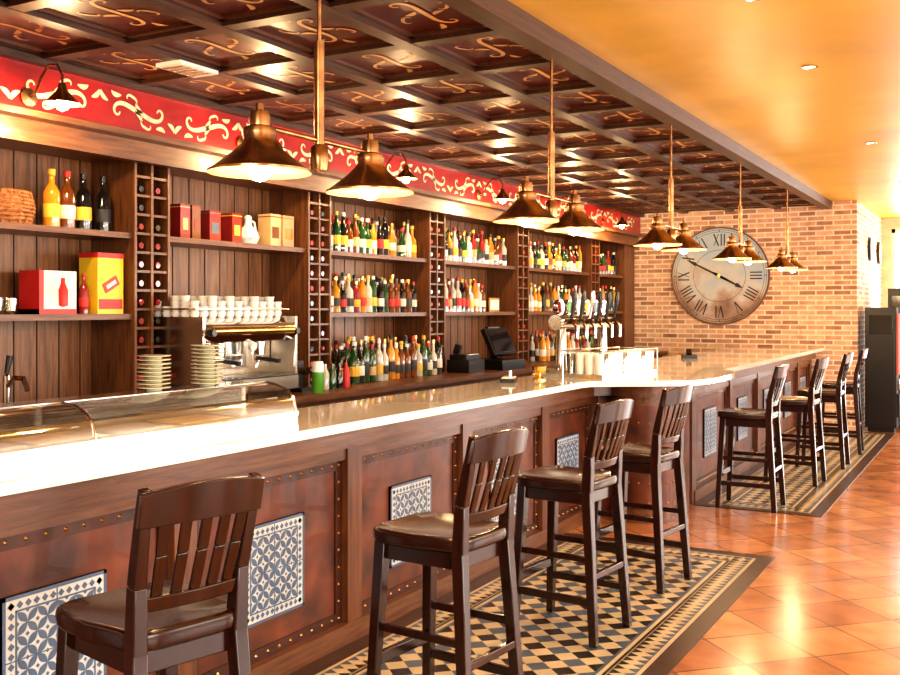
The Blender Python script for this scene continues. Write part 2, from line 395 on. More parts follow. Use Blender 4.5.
while y < Y1-.6:
    b.box(-4.28, -4.26, y, y+.56, .72, .92, WOODY); b.box(-4.28, -4.26, y, y+.56, .1, .69, WOODZ)
    b.cone((-4.26, y+.28, .82), (-4.235, y+.28, .82), .015, .018, BRASS, 8); y += .6
b.obj('back_bar_shelving', recalc=False)

# bottles
GW = [0, 1, 2, 2, 3, 4, 4, 1, 0, 5, 3]
LW = [0, 0, 1, 1, 2, 3, 3, 4, 0]
def bottle(b, x, y, z, h=.30, r=.037, g=None, lab=None, cap=None, seg=10, style=0):
    g = g or GLS[random.choice(GW)]; lab = lab or LAB[random.choice(LW)]; cap = cap or random.choice(CAPS)
    sh = {0: .60, 1: .52, 2: .68}[style]; nk = r*.36
    b.lathe([(0, 0, g), (r, 0.003, g), (r, .18*h, lab), (r*1.015, .19*h, lab), (r*1.015, .40*h, lab), (r, .41*h, g), (r, sh*h, g), (r*.8, (sh+.07)*h, g), (nk, (sh+.16)*h, g), (nk, .9*h, cap), (nk*1.25, .905*h, cap), (nk*1.25, h, cap), (0, h, cap)], (x, y, z), g, seg)
def row(name, a, c, z, n, xs=(-4.80, -4.90, -5.0), hs=(.26, .35), skip=0.03):
    b = MB()
    for xi in xs:
        for i in range(n):
            if random.random() < skip: continue
            yy = a+.06+(c-a-.12)*(i+.5)/n+random.uniform(-.012, .012)
            bottle(b, xi, yy, z, random.uniform(*hs), random.uniform(.034, .043), style=random.choice([0, 0, 1, 2]))
    return b.obj(name)
row('liquor_bottles', 6.52, 8.04, 2.07, 15); row('liquor_bottles', 6.52, 8.04, 1.57, 15); row('liquor_bottles', 6.52, 8.1, 1.0, 16, xs=(-4.56, -4.68, -4.8, -4.92), hs=(.28, .38))
row('liquor_bottles', 8.42, 9.95, 2.07, 14); row('liquor_bottles', 8.42, 9.45, 1.57, 10); row('liquor_bottles', 10.34, 12.2, 2.07, 16)
row('liquor_bottles', 10.34, 12.2, 1.57, 15); row('liquor_bottles', 10.34, 12.1, 1.0, 13, xs=(-4.6, -4.73, -4.86)); row('liquor_bottles', 12.6, 13.5, 2.07, 7); row('liquor_bottles', 12.6, 13.5, 1.57, 7)
b = MB()
for yy, g, l, cp in ((3.97, GLS[4], LAB[1], LAB[1]), (4.08, GLS[1], LAB[0], LAB[2]), (4.20, GLS[2], LAB[1], BLACK), (4.35, GLS[2], LAB[3], BLACK)):
    bottle(b, -4.86, yy, 2.07, .345, .048, g, l, cp, 18)
b.obj('wine_bottles')
b = MB(); bottle(b, -4.82, 4.17, 1.57, .24, .03, GLS[5], LAB[2], LAB[2], 14); b.obj('liqueur_bottle')
b = MB()
for k in range(9):
    r = .10+.02*math.sin(k/8*3.1); b.tube([(r*math.cos(a*math.pi/9), r*1.3*math.sin(a*math.pi/9), .012+k*.021) for a in range(19)], .013, WICK, 6)
for a in range(18): b.tube([(.105*math.cos(a*math.pi/9), .137*math.sin(a*math.pi/9), .0), (.125*math.cos(a*math.pi/9), .16*math.sin(a*math.pi/9), .1), (.105*math.cos(a*math.pi/9), .137*math.sin(a*math.pi/9), .19)], .008, WICK, 5)
b.lathe([(0, .003), (.10, .003), (.1, .15), (0, .15)], (0, 0, 0), WICK, 16)
b.obj('wicker_basket', (-4.88, 3.68, 2.07))
def giftbox(name, y0, y1, z, h, m1, m2, x0=-4.9, x1=-4.78):
    b = MB(); b.box(x0, x1, y0, y1, z, z+h, m1); b.box(x1, x1+.002, y0+.02, y1-.02, z+h*.25, z+h*.6, m2); b.box(x0-.001, x1+.001, y0-.001, y1+.001, z+h*.9, z+h*.93, m2)
    b.lathe([(0, 0), ((y1-y0)*.25, .001), ((y1-y0)*.25, .004), (0, .004)], ((x0+x1)/2, (y0+y1)/2, z+h), m2, 10)
    b.obj(name)
b = MB(); b.box(-4.95, -4.78, 3.82, 4.08, 1.57, 1.82, WHITE); b.box(-4.951, -4.777, 3.819, 3.85, 1.57, 1.821, RBOX)
b.box(-4.951, -4.778, 3.819, 4.081, 1.57, 1.60, RBOX); b.box(-4.78, -4.777, 3.85, 4.075, 1.60, 1.815, LAB[0]); b.lathe([(0, 0), (.028, .01), (.03, .10), (.014, .14), (.012, .17), (0, .17)], (-4.776, 3.98, 1.61), RBOX, 12); b.obj('boxed_glass_gift')
b = MB(); b.box(-4.92, -4.76, 4.22, 4.42, 1.57, 1.94, YBOX); b.box(-4.76, -4.757, 4.23, 4.41, 1.60, 1.66, RBOX); b.box(-4.921, -4.757, 4.219, 4.421, 1.91, 1.94, RBOX)
b.T = Matrix.Translation((-4.757, 4.32, 1.75)) @ Matrix.Rotation(.5, 4, 'X'); b.box(0, .003, -.06, .06, -.03, .03, RBOX); b.box(.003, .005, -.04, .04, -.012, .012, LAB[0]); b.T = Matrix.Identity(4); b.obj('cereal_box')
giftbox('gift_box', 4.93, 5.02, 2.07, .23, GLS[5], LAB[4]); giftbox('gift_box', 5.04, 5.12, 2.07, .23, GLS[1], GLS[5]); giftbox('gift_box', 5.21, 5.32, 2.07, .21, GLS[5], SLATE)
giftbox('gift_box', 5.44, 5.54, 2.07, .21, GLS[5], LAB[1]); giftbox('gift_box', 5.86, 5.98, 2.07, .24, LAB[4], GLS[1]); giftbox('gift_box', 6.01, 6.14, 2.07, .24, LAB[4], GLS[4])
b = MB(); b.lathe([(0, 0), (.06, .002), (.085, .05), (.07, .10), (.03, .14), (.022, .18), (.03, .20), (.02, .215), (0, .22)], (0, 0, 0), WHITE, 18)
b.tube([(0, .03, .18), (0, .07, .17), (0, .085, .12), (0, .07, .08)], .008, WHITE, 8); b.tube([(0, -.07, .07), (0, -.1, .12), (0, -.11, .15)], [.014, .01, .007], WHITE, 8)
for k in range(6): b.lathe([(0, 0), (.014, .004), (0, .006)], (.07, -.05+k*.02, .04+.01*(k % 2)), SLATE, 6)
b.obj('ceramic_decanter', (-4.86, 5.70, 2.07))
b = MB()
for dy in (0, .09): b.lathe([(.028, 0), (.022, .004), (.036, .02), (.04, .09), (.037, .09), (.033, .02), (0, .012)], (0, dy, 0), GLASS2, 14)
b.obj('drinking_glasses', (-4.83, 3.58, 1.57))
b = MB(); b.box(0, .012, -.12, .12, 0, .15, BRASS); b.box(.012, .016, -.10, .10, .02, .13, LAB[0]); b.box(-.06, 0, -.01, .01, 0, .09, BRASS); b.obj('picture_frame', (-4.82, 9.65, 1.57))
b = MB()
for st in range(3):
    for k in range(7): b.lathe([(0, .0), (.035, 0), (.07, .011), (.072, .013), (0, .008)], (0, st*.155, .002+k*.014), WHITE, 18)
b.obj('saucer_stacks', (-4.5, 3.98, 1.0))
b = MB()
for k in range(3):
    for j in range(2):
        b.lathe([(.02, 0), (.036, .02), (.04, .065), (.037, .065), (.03, .015), (0, .01)], (j*.11, k*.1, 0), WHITE if (k+j) % 2 else GLS[1], 14)
b.obj('coffee_cups', (-4.55, 3.62, 1.0))
b = MB(); b.lathe([(.05, 0), (.05, .02), (.02, .03), (.018, .26), (0, .27)], (0, 0, 0), CHROME, 14); b.tube([(0, 0, .2), (.06, 0, .25), (.13, 0, .25), (.16, 0, .19)], .014, CHROME); b.cone((0, 0, .27), (0, .02, .36), .012, .018, BLACK, 10); b.obj('soda_tap', (-4.45, 3.36, 1.0))

# ---------------------------------------------------------------- espresso machine
b = MB()
W = .46
for sy in (-1, 1):
    for sx in (-.2, .16): b.cone((sx, sy*.4, 0), (sx, sy*.4, .05), .022, .025, BLACK)
b.box(-.27, .24, -W, W, .05, .14, STEEL); b.box(.02, .25, -W+.03, W-.03, .14, .15, BLACK)
for k in range(14): b.box(.03, .24, -W+.05+k*.061, -W+.07+k*.061, .15, .157, CHROME)
b.box(-.27, -.02, -W, W, .14, .40, STEEL)
poly = [(-.27, .40), (-.27, .54), (.14, .54), (.21, .50), (.23, .44), (.21, .39), (.10, .38)]
old = b.T; b.T = Matrix(((1, 0, 0, 0), (0, 0, 1, 0), (0, 1, 0, 0), (0, 0, 0, 1)))
b.extrude(poly, -W, W, CHROME)
b.T = old
b.box(-.02, .0, -W+.02, W-.02, .2, .38, CHROME)
b.cone((.235, -W+.05, .46), (.235, W-.05, .46), .03, .03, BRASS, 16)
for yy in (-.2, .2):
    b.cone((.1, yy, .38), (.1, yy, .29), .05, .045, CHROME, 16); b.lathe([(0, 0), (.036, .005), (.04, .035), (0, .035)], (.1, yy, .245), CHROME, 16)
    b.beam((.13, yy, .265), (.28, yy, .25), .026, .03, BLACK); b.tube([(.1, yy, .25), (.1, yy-.02, .22), (.1, yy-.02, .2)], .008, CHROME)
for yy in (-.42, .42):
    b.tube([(.16, yy, .42), (.25, yy*.98, .38), (.24, yy*.98, .2)], .007, CHROME); b.cone((.2, yy, .45), (.27, yy, .45), .022, .022, BLACK)
b.cone((.2, 0, .36), (.23, 0, .35), .03, .03, WHITE, 16)
for yy in (-W, W): b.box(-.28, .22, yy-.012, yy+.012, .05, .55, STEEL)
b.tube([(-.25, -W, .54), (-.25, -W, .60), (.15, -W, .60), (.15, W, .60), (-.25, W, .60), (-.25, W, .54)], .006, CHROME)
for i in range(5):
    for j in range(11):
        for k in range([3, 4, 3, 2, 4][(i*3+j) % 5]):
            b.lathe([(.016, 0), (.028, .016), (.032, .042), (.029, .042), (.024, .01), (0, .008)], (-.22+i*.078, -.41+j*.082, .541+k*.034), WHITE, 12)
b.obj('espresso_machine', (-4.56, 5.14, 1.0))
b = MB(); b.box(-.1, .1, -.08, .08, 0, .22, BLACK); b.box(.1, .2, -.07, .07, 0, .03, BLACK); b.lathe([(.07, 0), (.05, .06), (.09, .12), (.09, .2), (0, .22)], (0, 0, .22), BLACK, 16)
b.lathe([(.045, 0), (.08, .16), (0, .17)], (0, 0, .40), GLASS2, 16); b.cone((.1, 0, .16), (.2, 0, .15), .03, .03, CHROME); b.obj('coffee_grinder', (-4.62, 5.84, 1.0))
b = MB(); b.lathe([(0, 0), (.040, 0, GCAN), (.043, .01, GCAN), (.043, .15, WHITE), (.043, .2, WHITE), (.036, .225, WHITE), (0, .225)], (0, 0, 0), GCAN, 16); b.obj('beverage_can', (-4.30, 5.80, 1.0))
b = MB()
for k in range(4): b.lathe([(0, 0), (.03, .002), (.032, .12), (.012, .16), (.012, .19), (0, .19)], (0, k*.09, 0), [GLS[3], GLS[0], GLS[2], RBOX][k], 12)
b.obj('syrup_bottles', (-4.42, 6.05, 1.0))
b = MB(); b.box(-.2, .2, -.2, .2, 0, .10, BLACK); b.beam((0, 0, .1), (-.04, 0, .2), .08, .1, BLACK)
R = Matrix.Rotation(math.radians(-28), 3, 'Y'); b.cbox((.02, 0, .27), (.05, .40, .29), BLACK, R); b.cbox((.048, 0, .275), (.006, .34, .23), GLS[2], R)
b.cbox((-.1, .05, .38), (.04, .2, .08), BLACK); b.beam((-.1, .05, .08), (-.1, .05, .36), .03, .03, BLACK); b.obj('cash_register', (-4.45, 9.0, 1.0), -.15, bevel=.006)
b = MB(); b.box(-.12, .12, -.16, .16, 0, .12, BLACK); b.box(-.1, .08, -.14, .14, .12, .17, BLACK); b.box(.05, .09, -.1, .1, .165, .172, WHITE); b.beam((-.05, -.1, .17), (-.02, -.1, .26), .06, .05, BLACK); b.obj('receipt_printer', (-4.5, 8.42, 1.0), bevel=.006)

# ---------------------------------------------------------------- bar counter
def cat(P, n=6):
    out = []
    for i in range(1, len(P)-2):
        p0, p1, p2, p3 = [Vector(p) for p in P[i-1:i+3]]
        for k in range(n):
            t = k/n; out.append(tuple(.5*((2*p1)+(-p0+p2)*t+(2*p0-5*p1+4*p2-p3)*t*t+(-p0+3*p1-3*p2+p3)*t**3)))
    out.append(P[-2]); return out
mid = cat([(-2.6, 6.0), (-2.6, 6.62), (-2.46, 6.8), (-2.2, 6.97), (-1.97, 7.2), (-1.9, 7.5), (-1.9, 8.1), (-1.98, 8.42), (-2.1, 8.62), (-2.1, 9.2)])
slab = [(-2.6, .5)]+mid+[(-2.1, 13.98), (-3.2, 13.98), (-3.2, .5)]
def arc(cx, cy, r, a0, a1, n): return [(cx+r*math.cos(math.radians(a0+(a1-a0)*i/n)), cy+r*math.sin(math.radians(a0+(a1-a0)*i/n))) for i in range(n+1)]
body = [(-2.80, .5), (-2.80, 7.3), (-2.66, 7.4)]+arc(-2.42, 7.45, .24, 190, 360, 16)+[(-2.2, 7.9), (-2.30, 8.1), (-2.30, 13.98), (-3.15, 13.98), (-3.15, .5)]
apr = [(-2.70, .5), (-2.70, 7.1), (-2.6, 7.2)]+arc(-2.40, 7.42, .30, 205, 360, 14)+[(-2.1, 8.0), (-2.2, 8.25), (-2.2, 13.98), (-3.15, 13.98), (-3.15, .5)]
b = MB()
b.extrude(slab, 1.045, 1.085, MARBLE)
b.extrude(body, 0, .95, COPPER)
b.extrude(apr, .945, 1.045, BARWY)
def nails(b, p0, p1, step=.075):
    p0 = Vector(p0); p1 = Vector(p1); n = max(1, int((p1-p0).length/step))
    for i in range(n+1):
        p = p0.lerp(p1, i/n); s_ = .009
        vs = [p+Vector((0, s_*math.cos(a), s_*math.sin(a))) for a in [k*math.pi/3 for k in range(6)]]+[p+Vector((.007, 0, 0))]
        b.add(vs, [(k, (k+1) % 6, 6) for k in range(6)], NAIL)
def poly_yz(b, x, pts, mat): b.add([(x, p[0], p[1]) for p in pts], [tuple(range(len(pts)))], mat)
def lens(b, x, c0, c1, bul, mat):
    a = Vector(c0); d = Vector(c1)-a; L = d.length; n = Vector((-d.y, d.x))/L
    up = [a+d*(i/8)+n*bul*math.sin(math.pi*i/8) for i in range(9)]; dn = [a+d*(i/8)-n*bul*math.sin(math.pi*i/8) for i in range(7, 0, -1)]
    poly_yz(b, x, up+dn, mat)
def tilepanel(b, x, yc, zc, s_=.21):
    b.box(x, x+.012, yc-s_, yc+s_, zc-s_, zc+s_, TWHITE)
    xf_ = x+.0135; q = s_-.055; n = 4; p = 2*q/n; e = s_
    for (a0, a1, c0, c1) in ((-e, e, e-.012, e), (-e, e, -e, -e+.012), (-e, -e+.012, -e, e), (e-.012, e, -e, e)):
        b.box(x, xf_, yc+a0, yc+a1, zc+c0, zc+c1, TSLATE)
    m_ = 12
    for k in range(m_):
        t = -s_+.032+(2*s_-.064)*k/(m_-1); d = .013
        for (yy, zz) in ((t, s_-.032), (t, -s_+.032), (s_-.032, t), (-s_+.032, t)):
            poly_yz(b, xf_, [(yc+yy-d, zc+zz), (yc+yy, zc+zz-d), (yc+yy+d, zc+zz), (yc+yy, zc+zz+d)], TSLATE)
    # overlapping-circle petals with a small blue star at each petal-ring centre
    for i in range(n):
        for j in range(n):
            y0 = yc-q+i*p; z0 = zc-q+j*p; mx, mz = y0+p/2, z0+p/2
            for (c0, c1) in (((y0, z0), (mx, mz)), ((y0+p, z0), (mx, mz)), ((y0+p, z0+p), (mx, mz)), ((y0, z0+p), (mx, mz))):
                lens(b, xf_, c0, c1, p*.165, TSLATE)
            for (dy, dz) in ((1, 0), (-1, 0), (0, 1), (0, -1)):
                c = (mx+dy*p*.5, mz+dz*p*.5); d = p*.10
                poly_yz(b, xf_+.0002+.0001*((i+j) % 2), [(c[0]-d, c[1]), (c[0], c[1]-d), (c[0]+d, c[1]), (c[0], c[1]+d)], TSLATE)
    b.box(x, xf_-.0003, yc-.002, yc+.002, zc-s_, zc+s_, TSLATE); b.box(x, xf_-.0003, yc-s_, yc+s_, zc-.002, zc+.002, TSLATE)
    for z in (-q-.004, q+.004):
        b.box(x, xf_, yc-q-.006, yc+q+.006, zc+z-.003, zc+z+.003, TSLATE); b.box(x, xf_, yc+z-.003, yc+z+.003, zc-q-.006, zc+q+.006, TSLATE)
def front(b, X, pil, zc):
    b.box(X, X+.065, pil[0], pil[-1], 0, .10, BARWY); b.box(X, X+.045, pil[0], pil[-1], .88, .95, BARWY)
    for p in pil: b.box(X, X+.055, p-.06, p+.06, .0, .95, BARW)
    for a, c in zip(pil[:-1], pil[1:]):
        a += .06; c -= .06
        b.box(X, X+.012, a+.05, c-.05, .14, .84, COPPER)
        b.box(X, X+.02, a, a+.05, .10, .88, COPPER2); b.box(X, X+.02, c-.05, c, .10, .88, COPPER2); b.box(X, X+.02, a+.05, c-.05, .10, .15, COPPER2); b.box(X, X+.02, a+.05, c-.05, .83, .88, COPPER2)
        xn = X+.02
        nails(b, (xn, a+.025, .125), (xn, a+.025, .855)); nails(b, (xn, c-.025, .125), (xn, c-.025, .855)); nails(b, (xn, a+.08, .125), (xn, c-.08, .125)); nails(b, (xn, a+.08, .855), (xn, c-.08, .855))
        tilepanel(b, X+.012, (a+c)/2, zc)
front(b, -2.80, [.56, 1.72, 2.86, 4.0, 5.16, 6.3, 7.24], .47)
front(b, -2.30, [8.2, 9.5, 10.7, 11.9, 13.0, 13.9], .52)
for ang in range(205, 360, 18):
    x = -2.42+.245*math.cos(math.radians(ang)); y = 7.45+.245*math.sin(math.radians(ang)); nails(b, (x, y, .15), (x, y, .9), .15)
cc = arc(-2.42, 7.45, .255, 195, 360, 16)
for z0, z1 in ((0, .10), (.88, .95)): b.extrude([(-2.5, 7.6)]+cc+[(-2.2, 7.9)], z0, z1, BARWY)
bar = b.obj('bar_counter', recalc=True)

# glass display case on the bar
b = MB()
ya, yb = 1.2, 3.70
b.box(-3.19, -2.86, ya, yb, 1.085, 1.115, STEEL)
b.box(-3.19, -3.17, ya, yb, 1.115, 1.25, STEEL)
b.box(-3.19, -3.04, ya, yb, 1.242, 1.258, CHROME)
prof = [(-3.04, 1.255), (-2.97, 1.246), (-2.91, 1.22), (-2.875, 1.18), (-2.865, 1.115)]
vs = [(x, y, z) for y in (ya, yb) for x, z in prof]; b.add(vs, [(i, i+1, i+6, i+5) for i in range(4)], GLASS)
for y in (ya+.003, 2.53, yb-.003):
    b.tube([(x, y, z) for x, z in prof], .006, CHROME, 6)
    b.add([(x, y, z) for x, z in [(-3.15, 1.115), (-3.15, 1.25)]+prof], [tuple(range(7))], GLASS)
b.box(-2.875, -2.855, ya, yb, 1.11, 1.13, CHROME)
b.tube([(-2.98, ya, 1.185), (-2.98, yb, 1.185)], .006, CHROME, 6)
for k in range(7):
    y = ya+.08+k*.345; b.box(-3.12, -2.90, y, y+.31, 1.115, 1.135, STEEL); b.box(-3.11, -2.91, y+.01, y+.30, 1.135, 1.137, LAB[4] if k % 2 else STEEL)
b.obj('glass_display_case')
def saucerstack(loc, n, r=.085):
    b = MB()
    for k in range(n): b.lathe([(r*.45, 0), (r*.5, .006), (r, .012), (r*1.03, .016), (r*.9, .017), (r*.4, .008), (0, .007)], (random.uniform(-.003, .003), 0, k*.0165), PALEG, 20)
    b.obj('glass_saucer_stack', loc)
saucerstack((-3.115, 3.06, 1.259), 9, .068); saucerstack((-3.115, 3.38, 1.259), 11, .072)

# glass rack + beer taps
b = MB()
HL = .45
b.box(-.17, .17, -HL, HL, 0, .03, STEEL)
for i in range(4):
    for j in range(12): b.lathe([(.028, 0), (.027, .005), (.036, .15), (.033, .15), (.025, .01), (0, .01)], (-.12+i*.08, -HL+.04+j*.075, .03), WHITE if (i+j) % 4 else GLASS2, 12)
for x in (-.17, .17):
    for y in (-HL, HL): b.cone((x, y, 0), (x, y, .2), .006, .006, CHROME, 6)
b.tube([(-.17, -HL, .2), (.17, -HL, .2), (.17, HL, .2), (-.17, HL, .2), (-.17, -HL, .2)], .006, CHROME)
b.obj('drinking_glass_rack', (-2.68, 7.42, 1.085), -.15)
b = MB()
b.box(-.10, .12, -.50, .50, 0, .04, STEEL)
for y in (-.38, .38): b.lathe([(.055, 0), (.045, .04), (.04, .32), (.05, .36)], (0, y, .04), CHROME, 16)
b.cone((0, -.48, .41), (0, .48, .41), .06, .06, CHROME, 20)
for k in range(6):
    y = -.40+k*.16
    b.tube([(.04, y, .41), (.11, y, .42), (.15, y, .38), (.15, y, .28)], [.024, .022, .018, .014], CHROME)
    b.tube([(.10, y, .43), (.11, y, .50), (.13, y, .60), (.135, y, .66)], [.012, .016, .022, .014], [BLACK, BLACK, CHROME, BLACK, BLACK, BLACK][k])
    b.cone((-.03, y, .53), (.01, y, .53), .06, .06, CHROME, 18); b.cone((.01, y, .53), (.014, y, .53), .048, .048, [GLS[5], GCAN, WHITE, LAB[1], SLATE, GLS[1]][k], 18); b.cone((-.01, y, .45), (-.01, y, .50), .018, .018, CHROME, 8)
b.obj('beer_tap_tower', (-3.04, 7.72, 1.085), -.08)
b = MB(); b.lathe([(.05, 0), (.05, .01), (.012, .03), (.012, .05), (.05, .07), (.055, .10), (.05, .10), (0, .06)], (0, 0, 0), BRASS, 16); b.tube([(0, -.1, .05), (0, .1, .05)], .01, BRASS); b.obj('brass_dish', (-2.95, 6.65, 1.085))
b = MB(); b.box(-.05, .05, -.09, .09, 0, .03, BLACK); b.box(-.04, .04, -.08, .08, .03, .04, WHITE); b.cone((0, .05, .04), (0, .05, .08), .015, .012, CHROME); b.obj('napkin_holder', (-3.05, 6.35, 1.085), .3)
b = MB(); b.box(-.07, .07, -.1, .1, 0, .035, BLACK); b.beam((0, 0, .03), (0, .05, .07), .05, .06, STEEL); b.obj('card_reader', (-2.9, 10.4, 1.085), .4)

# ---------------------------------------------------------------- stools
def stoolmesh():
    b = MB(); H = .77
    out = []
    for k in range(36):
        a = 2*math.pi*k/36; c, s_ = math.cos(a), math.sin(a); e = .38
        x = (.235 if c > 0 else .205)*math.copysign(abs(c)**e, c); y = (.205 if x > 0 else .180)*math.copysign(abs(s_)**e, s_); out.append((x, y))
    n = len(out)
    rings = [(.90, H-.055), (.985, H-.045), (1.0, H-.022), (.985, H-.004), (.93, H+.003), (.7, H-.006), (.35, H-.013)]
    vs = [(x*r, y*r, z) for r, z in rings for x, y in out]
    fs = [(i*n+k, i*n+(k+1) % n, (i+1)*n+(k+1) % n, (i+1)*n+k) for i in range(len(rings)-1) for k in range(n)]+[tuple(range(n)), tuple(range((len(rings)-1)*n, len(rings)*n))]
    b.add(vs, fs, MAHOG)
    for (p0, p1) in (((.17, -.145, H-.085), (.17, .145, H-.085)), ((-.16, -.14, H-.085), (-.16, .14, H-.085)), ((-.16, -.145, H-.085), (.17, -.15, H-.085)), ((-.16, .145, H-.085), (.17, .15, H-.085))):
        b.beam(p0, p1, .06, .022, MAHOG, ref=(0, 0, 1))
    for sy in (-1, 1):
        b.beam((.215, sy*.185, 0), (.178, sy*.152, H-.05), .036, .036, MAHOG, .048, .048)
        b.beam((-.225, sy*.185, 0), (-.175, sy*.152, H-.05), .038, .036, MAHOG, .050, .044)
        b.beam((-.175, sy*.152, H-.06), (-.185, sy*.155, H+.12), .050, .044, MAHOG, .044, .036)
        b.beam((-.185, sy*.155, H+.12), (-.245, sy*.166, H+.375), .044, .036, MAHOG, .028, .030)
        b.beam((.205, sy*.176, .20), (-.215, sy*.176, .20), .036, .022, MAHOG, ref=(0, 0, 1))
        b.beam((.193, sy*.166, .40), (-.20, sy*.168, .40), .030, .020, MAHOG, ref=(0, 0, 1))
    b.beam((.202, -.172, .27), (.202, .172, .27), .045, .026, MAHOG, ref=(0, 0, 1))
    b.beam((-.21, -.172, .32), (-.21, .172, .32), .032, .022, MAHOG, ref=(0, 0, 1))
    N = 12; ys = [-.182+.364*i/N for i in range(N+1)]
    cr = [(-.243-.035*math.cos(y/.182*math.pi/2)+.012, y, -.02) for y in ys]
    b.sweep(cr, .026, [H+.275+.008*math.cos(y/.18*1.5) for y in ys], [H+.365+.02*math.cos(y/.182*math.pi/2) for y in ys], MAHOG)
    ys2 = [-.155+.31*i/N for i in range(N+1)]
    b.sweep([(-.178-.018*math.cos(y/.155*math.pi/2), y, -.008) for y in ys2], .022, [H+.05]*(N+1), [H+.09]*(N+1), MAHOG)
    for k in range(5):
        y = -.106+.053*k; c = math.cos(y/.16*math.pi/2)
        b.beam((-.180-.018*c, y, H+.075), (-.215-.026*c, y*1.05, H+.20), .012, .032, MAHOG); b.beam((-.215-.026*c, y*1.05, H+.20), (-.240-.03*c, y*1.12, H+.30), .012, .032, MAHOG)
    return b.mesh('bar_stool')
SM = stoolmesh()
for (x, y, r) in ((-2.06, 2.02, -14), (-1.86, 3.31, -6), (-1.90, 4.66, -6), (-1.88, 5.68, -8), (-1.80, 8.24, 0), (-1.70, 9.62, -3), (-1.63, 10.76, 0), (-1.62, 11.9, 3)):
    place(SM, 'bar_stool', (x, y, 0.0075), math.pi+math.radians(r), bevel=.004)

# ---------------------------------------------------------------- inlaid tile mats
def inlay(x0, x1, y0, y1, cell=.12):
    b = MB(); z = .005
    def q(a, c, d, e, m, zz=z): b.add([(a, d, zz), (c, d, zz), (c, e, zz), (a, e, zz)], [(0, 1, 2, 3)], m)
    b.box(x0, x1, y0, y1, 0, .003, TBROWN)
    def ring(i0, i1, m):
        q(x0+i0, x1-i0, y0+i0, y0+i1, m); q(x0+i0, x1-i0, y1-i1, y1-i0, m); q(x0+i0, x0+i1, y0+i1, y1-i1, m); q(x1-i1, x1-i0, y0+i1, y1-i1, m)
    ring(0, .10, TBROWN); ring(.10, .115, TBEIGE); ring(.115, .235, TBEIGE); ring(.235, .25, TBLACK); ring(.25, .27, TBEIGE); ring(.27, .285, SLATE)
    s_ = .06
    def tri(pts, m): b.add([(p[0], p[1], z+.001) for p in pts], [tuple(range(len(pts)))], m)
    n = int((y1-y0-.23)/s_)
    for side in (0, 1):
        xa = x0+.12 if side == 0 else x1-.12; dr = 1 if side == 0 else -1
        for k in range(n):
            y = y0+.115+(y1-y0-.23)*k/n; h = (y1-y0-.23)/n
            tri([(xa, y), (xa, y+h), (xa+dr*.05, y+h/2)], SLATE); tri([(xa+dr*.11, y), (xa+dr*.11, y+h), (xa+dr*.06, y+h/2)], TBLACK)
    n = int((x1-x0-.23)/s_)
    for side in (0, 1):
        ya = y0+.12 if side == 0 else y1-.12; dr = 1 if side == 0 else -1
        for k in range(n):
            x = x0+.115+(x1-x0-.23)*k/n; h = (x1-x0-.23)/n
            tri([(x, ya), (x+h, ya), (x+h/2, ya+dr*.05)], SLATE); tri([(x, ya+dr*.11), (x+h, ya+dr*.11), (x+h/2, ya+dr*.06)], TBLACK)
    ax, bx, ay, by = x0+.285, x1-.285, y0+.285, y1-.285
    nx = max(1, round((bx-ax)/cell)); ny = round((by-ay)/cell); cx = (bx-ax)/nx; cy = (by-ay)/ny
    for i in range(nx):
        for j in range(ny):
            x, y = ax+i*cx, ay+j*cy; mx, my = x+cx/2, y+cy/2
            b.add([(x, my, z), (mx, y, z), (x+cx, my, z), (mx, y+cy, z)], [(0, 1, 2, 3)], TBEIGE)
            for (px, py, qx, qy, rx, ry, a_) in ((x, y, mx, y, x, my, i+j), (x+cx, y, x+cx, my, mx, y, i+1+j), (x+cx, y+cy, mx, y+cy, x+cx, my, i+j), (x, y+cy, x, my, mx, y+cy, i+j+1)):
                b.add([(px, py, z), (qx, qy, z), (rx, ry, z)], [(0, 1, 2)], TBLACK if a_ % 2 else SLATE)
    b.obj('tile_inlay_rug', recalc=False)
inlay(-2.73, -1.29, .6, 6.64); inlay(-2.23, -1.23, 8.1, 13.95)

# ---------------------------------------------------------------- pendants
def pend():
    b = MB(); rz = 2.04-2.955
    b.lathe([(0, 0), (.055, 0), (.055, -.012), (.02, -.03), (.008, -.035)], (0, 0, 0), BRONZE, 16)
    b.cone((0, 0, -.02), (0, 0, -.45), .008, .008, BRONZE, 8); b.cone((0, 0, -.42), (0, 0, -.84), .019, .019, BRONZE, 10)
    b.lathe([(0, -.88), (.03, -.87), (.034, -.83), (.03, -.79), (.019, -.78)], (0, 0, 0), BRONZE, 14)
    b.cone((0, -.30, -.765), (0, .30, -.765), .009, .009, BRONZE, 8)
    for s_ in (-1, 1):
        y = .32*s_
        b.lathe([(0, .225), (.012, .222), (.014, .20), (.03, .195), (.034, .18), (.034, .15), (.052, .142), (.056, .125), (.052, .105), (.060, .092), (.085, .066), (.115, .042), (.142, .020), (.156, .010), (.166, .006), (.166, -.002, BRONZEI), (.156, .002, BRONZEI), (.138, .012, BRONZEI), (.11, .034, BRONZEI), (.08, .058, BRONZEI), (.05, .085, BRONZEI), (0, .095, BRONZEI)], (0, y, rz), BRONZE, 32)
        b.lathe([(0, -.030), (.024, -.022), (.038, .002), (.034, .028), (.018, .06), (.014, .09)], (0, y, rz), BULB, 14)
    return b.mesh('pendant_lamp', ang=50)
PM = pend()
for y in (2.84, 4.89, 7.06, 9.21, 11.44):
    o = place(PM, 'pendant_lamp', (-2.1, y, 2.955))
    for s_ in (-1, 1): light('POINT', 'bulb_light', (0, .32*s_, 2.04-2.955-.06), 12, (1, .70, .38), .04, parent=o)
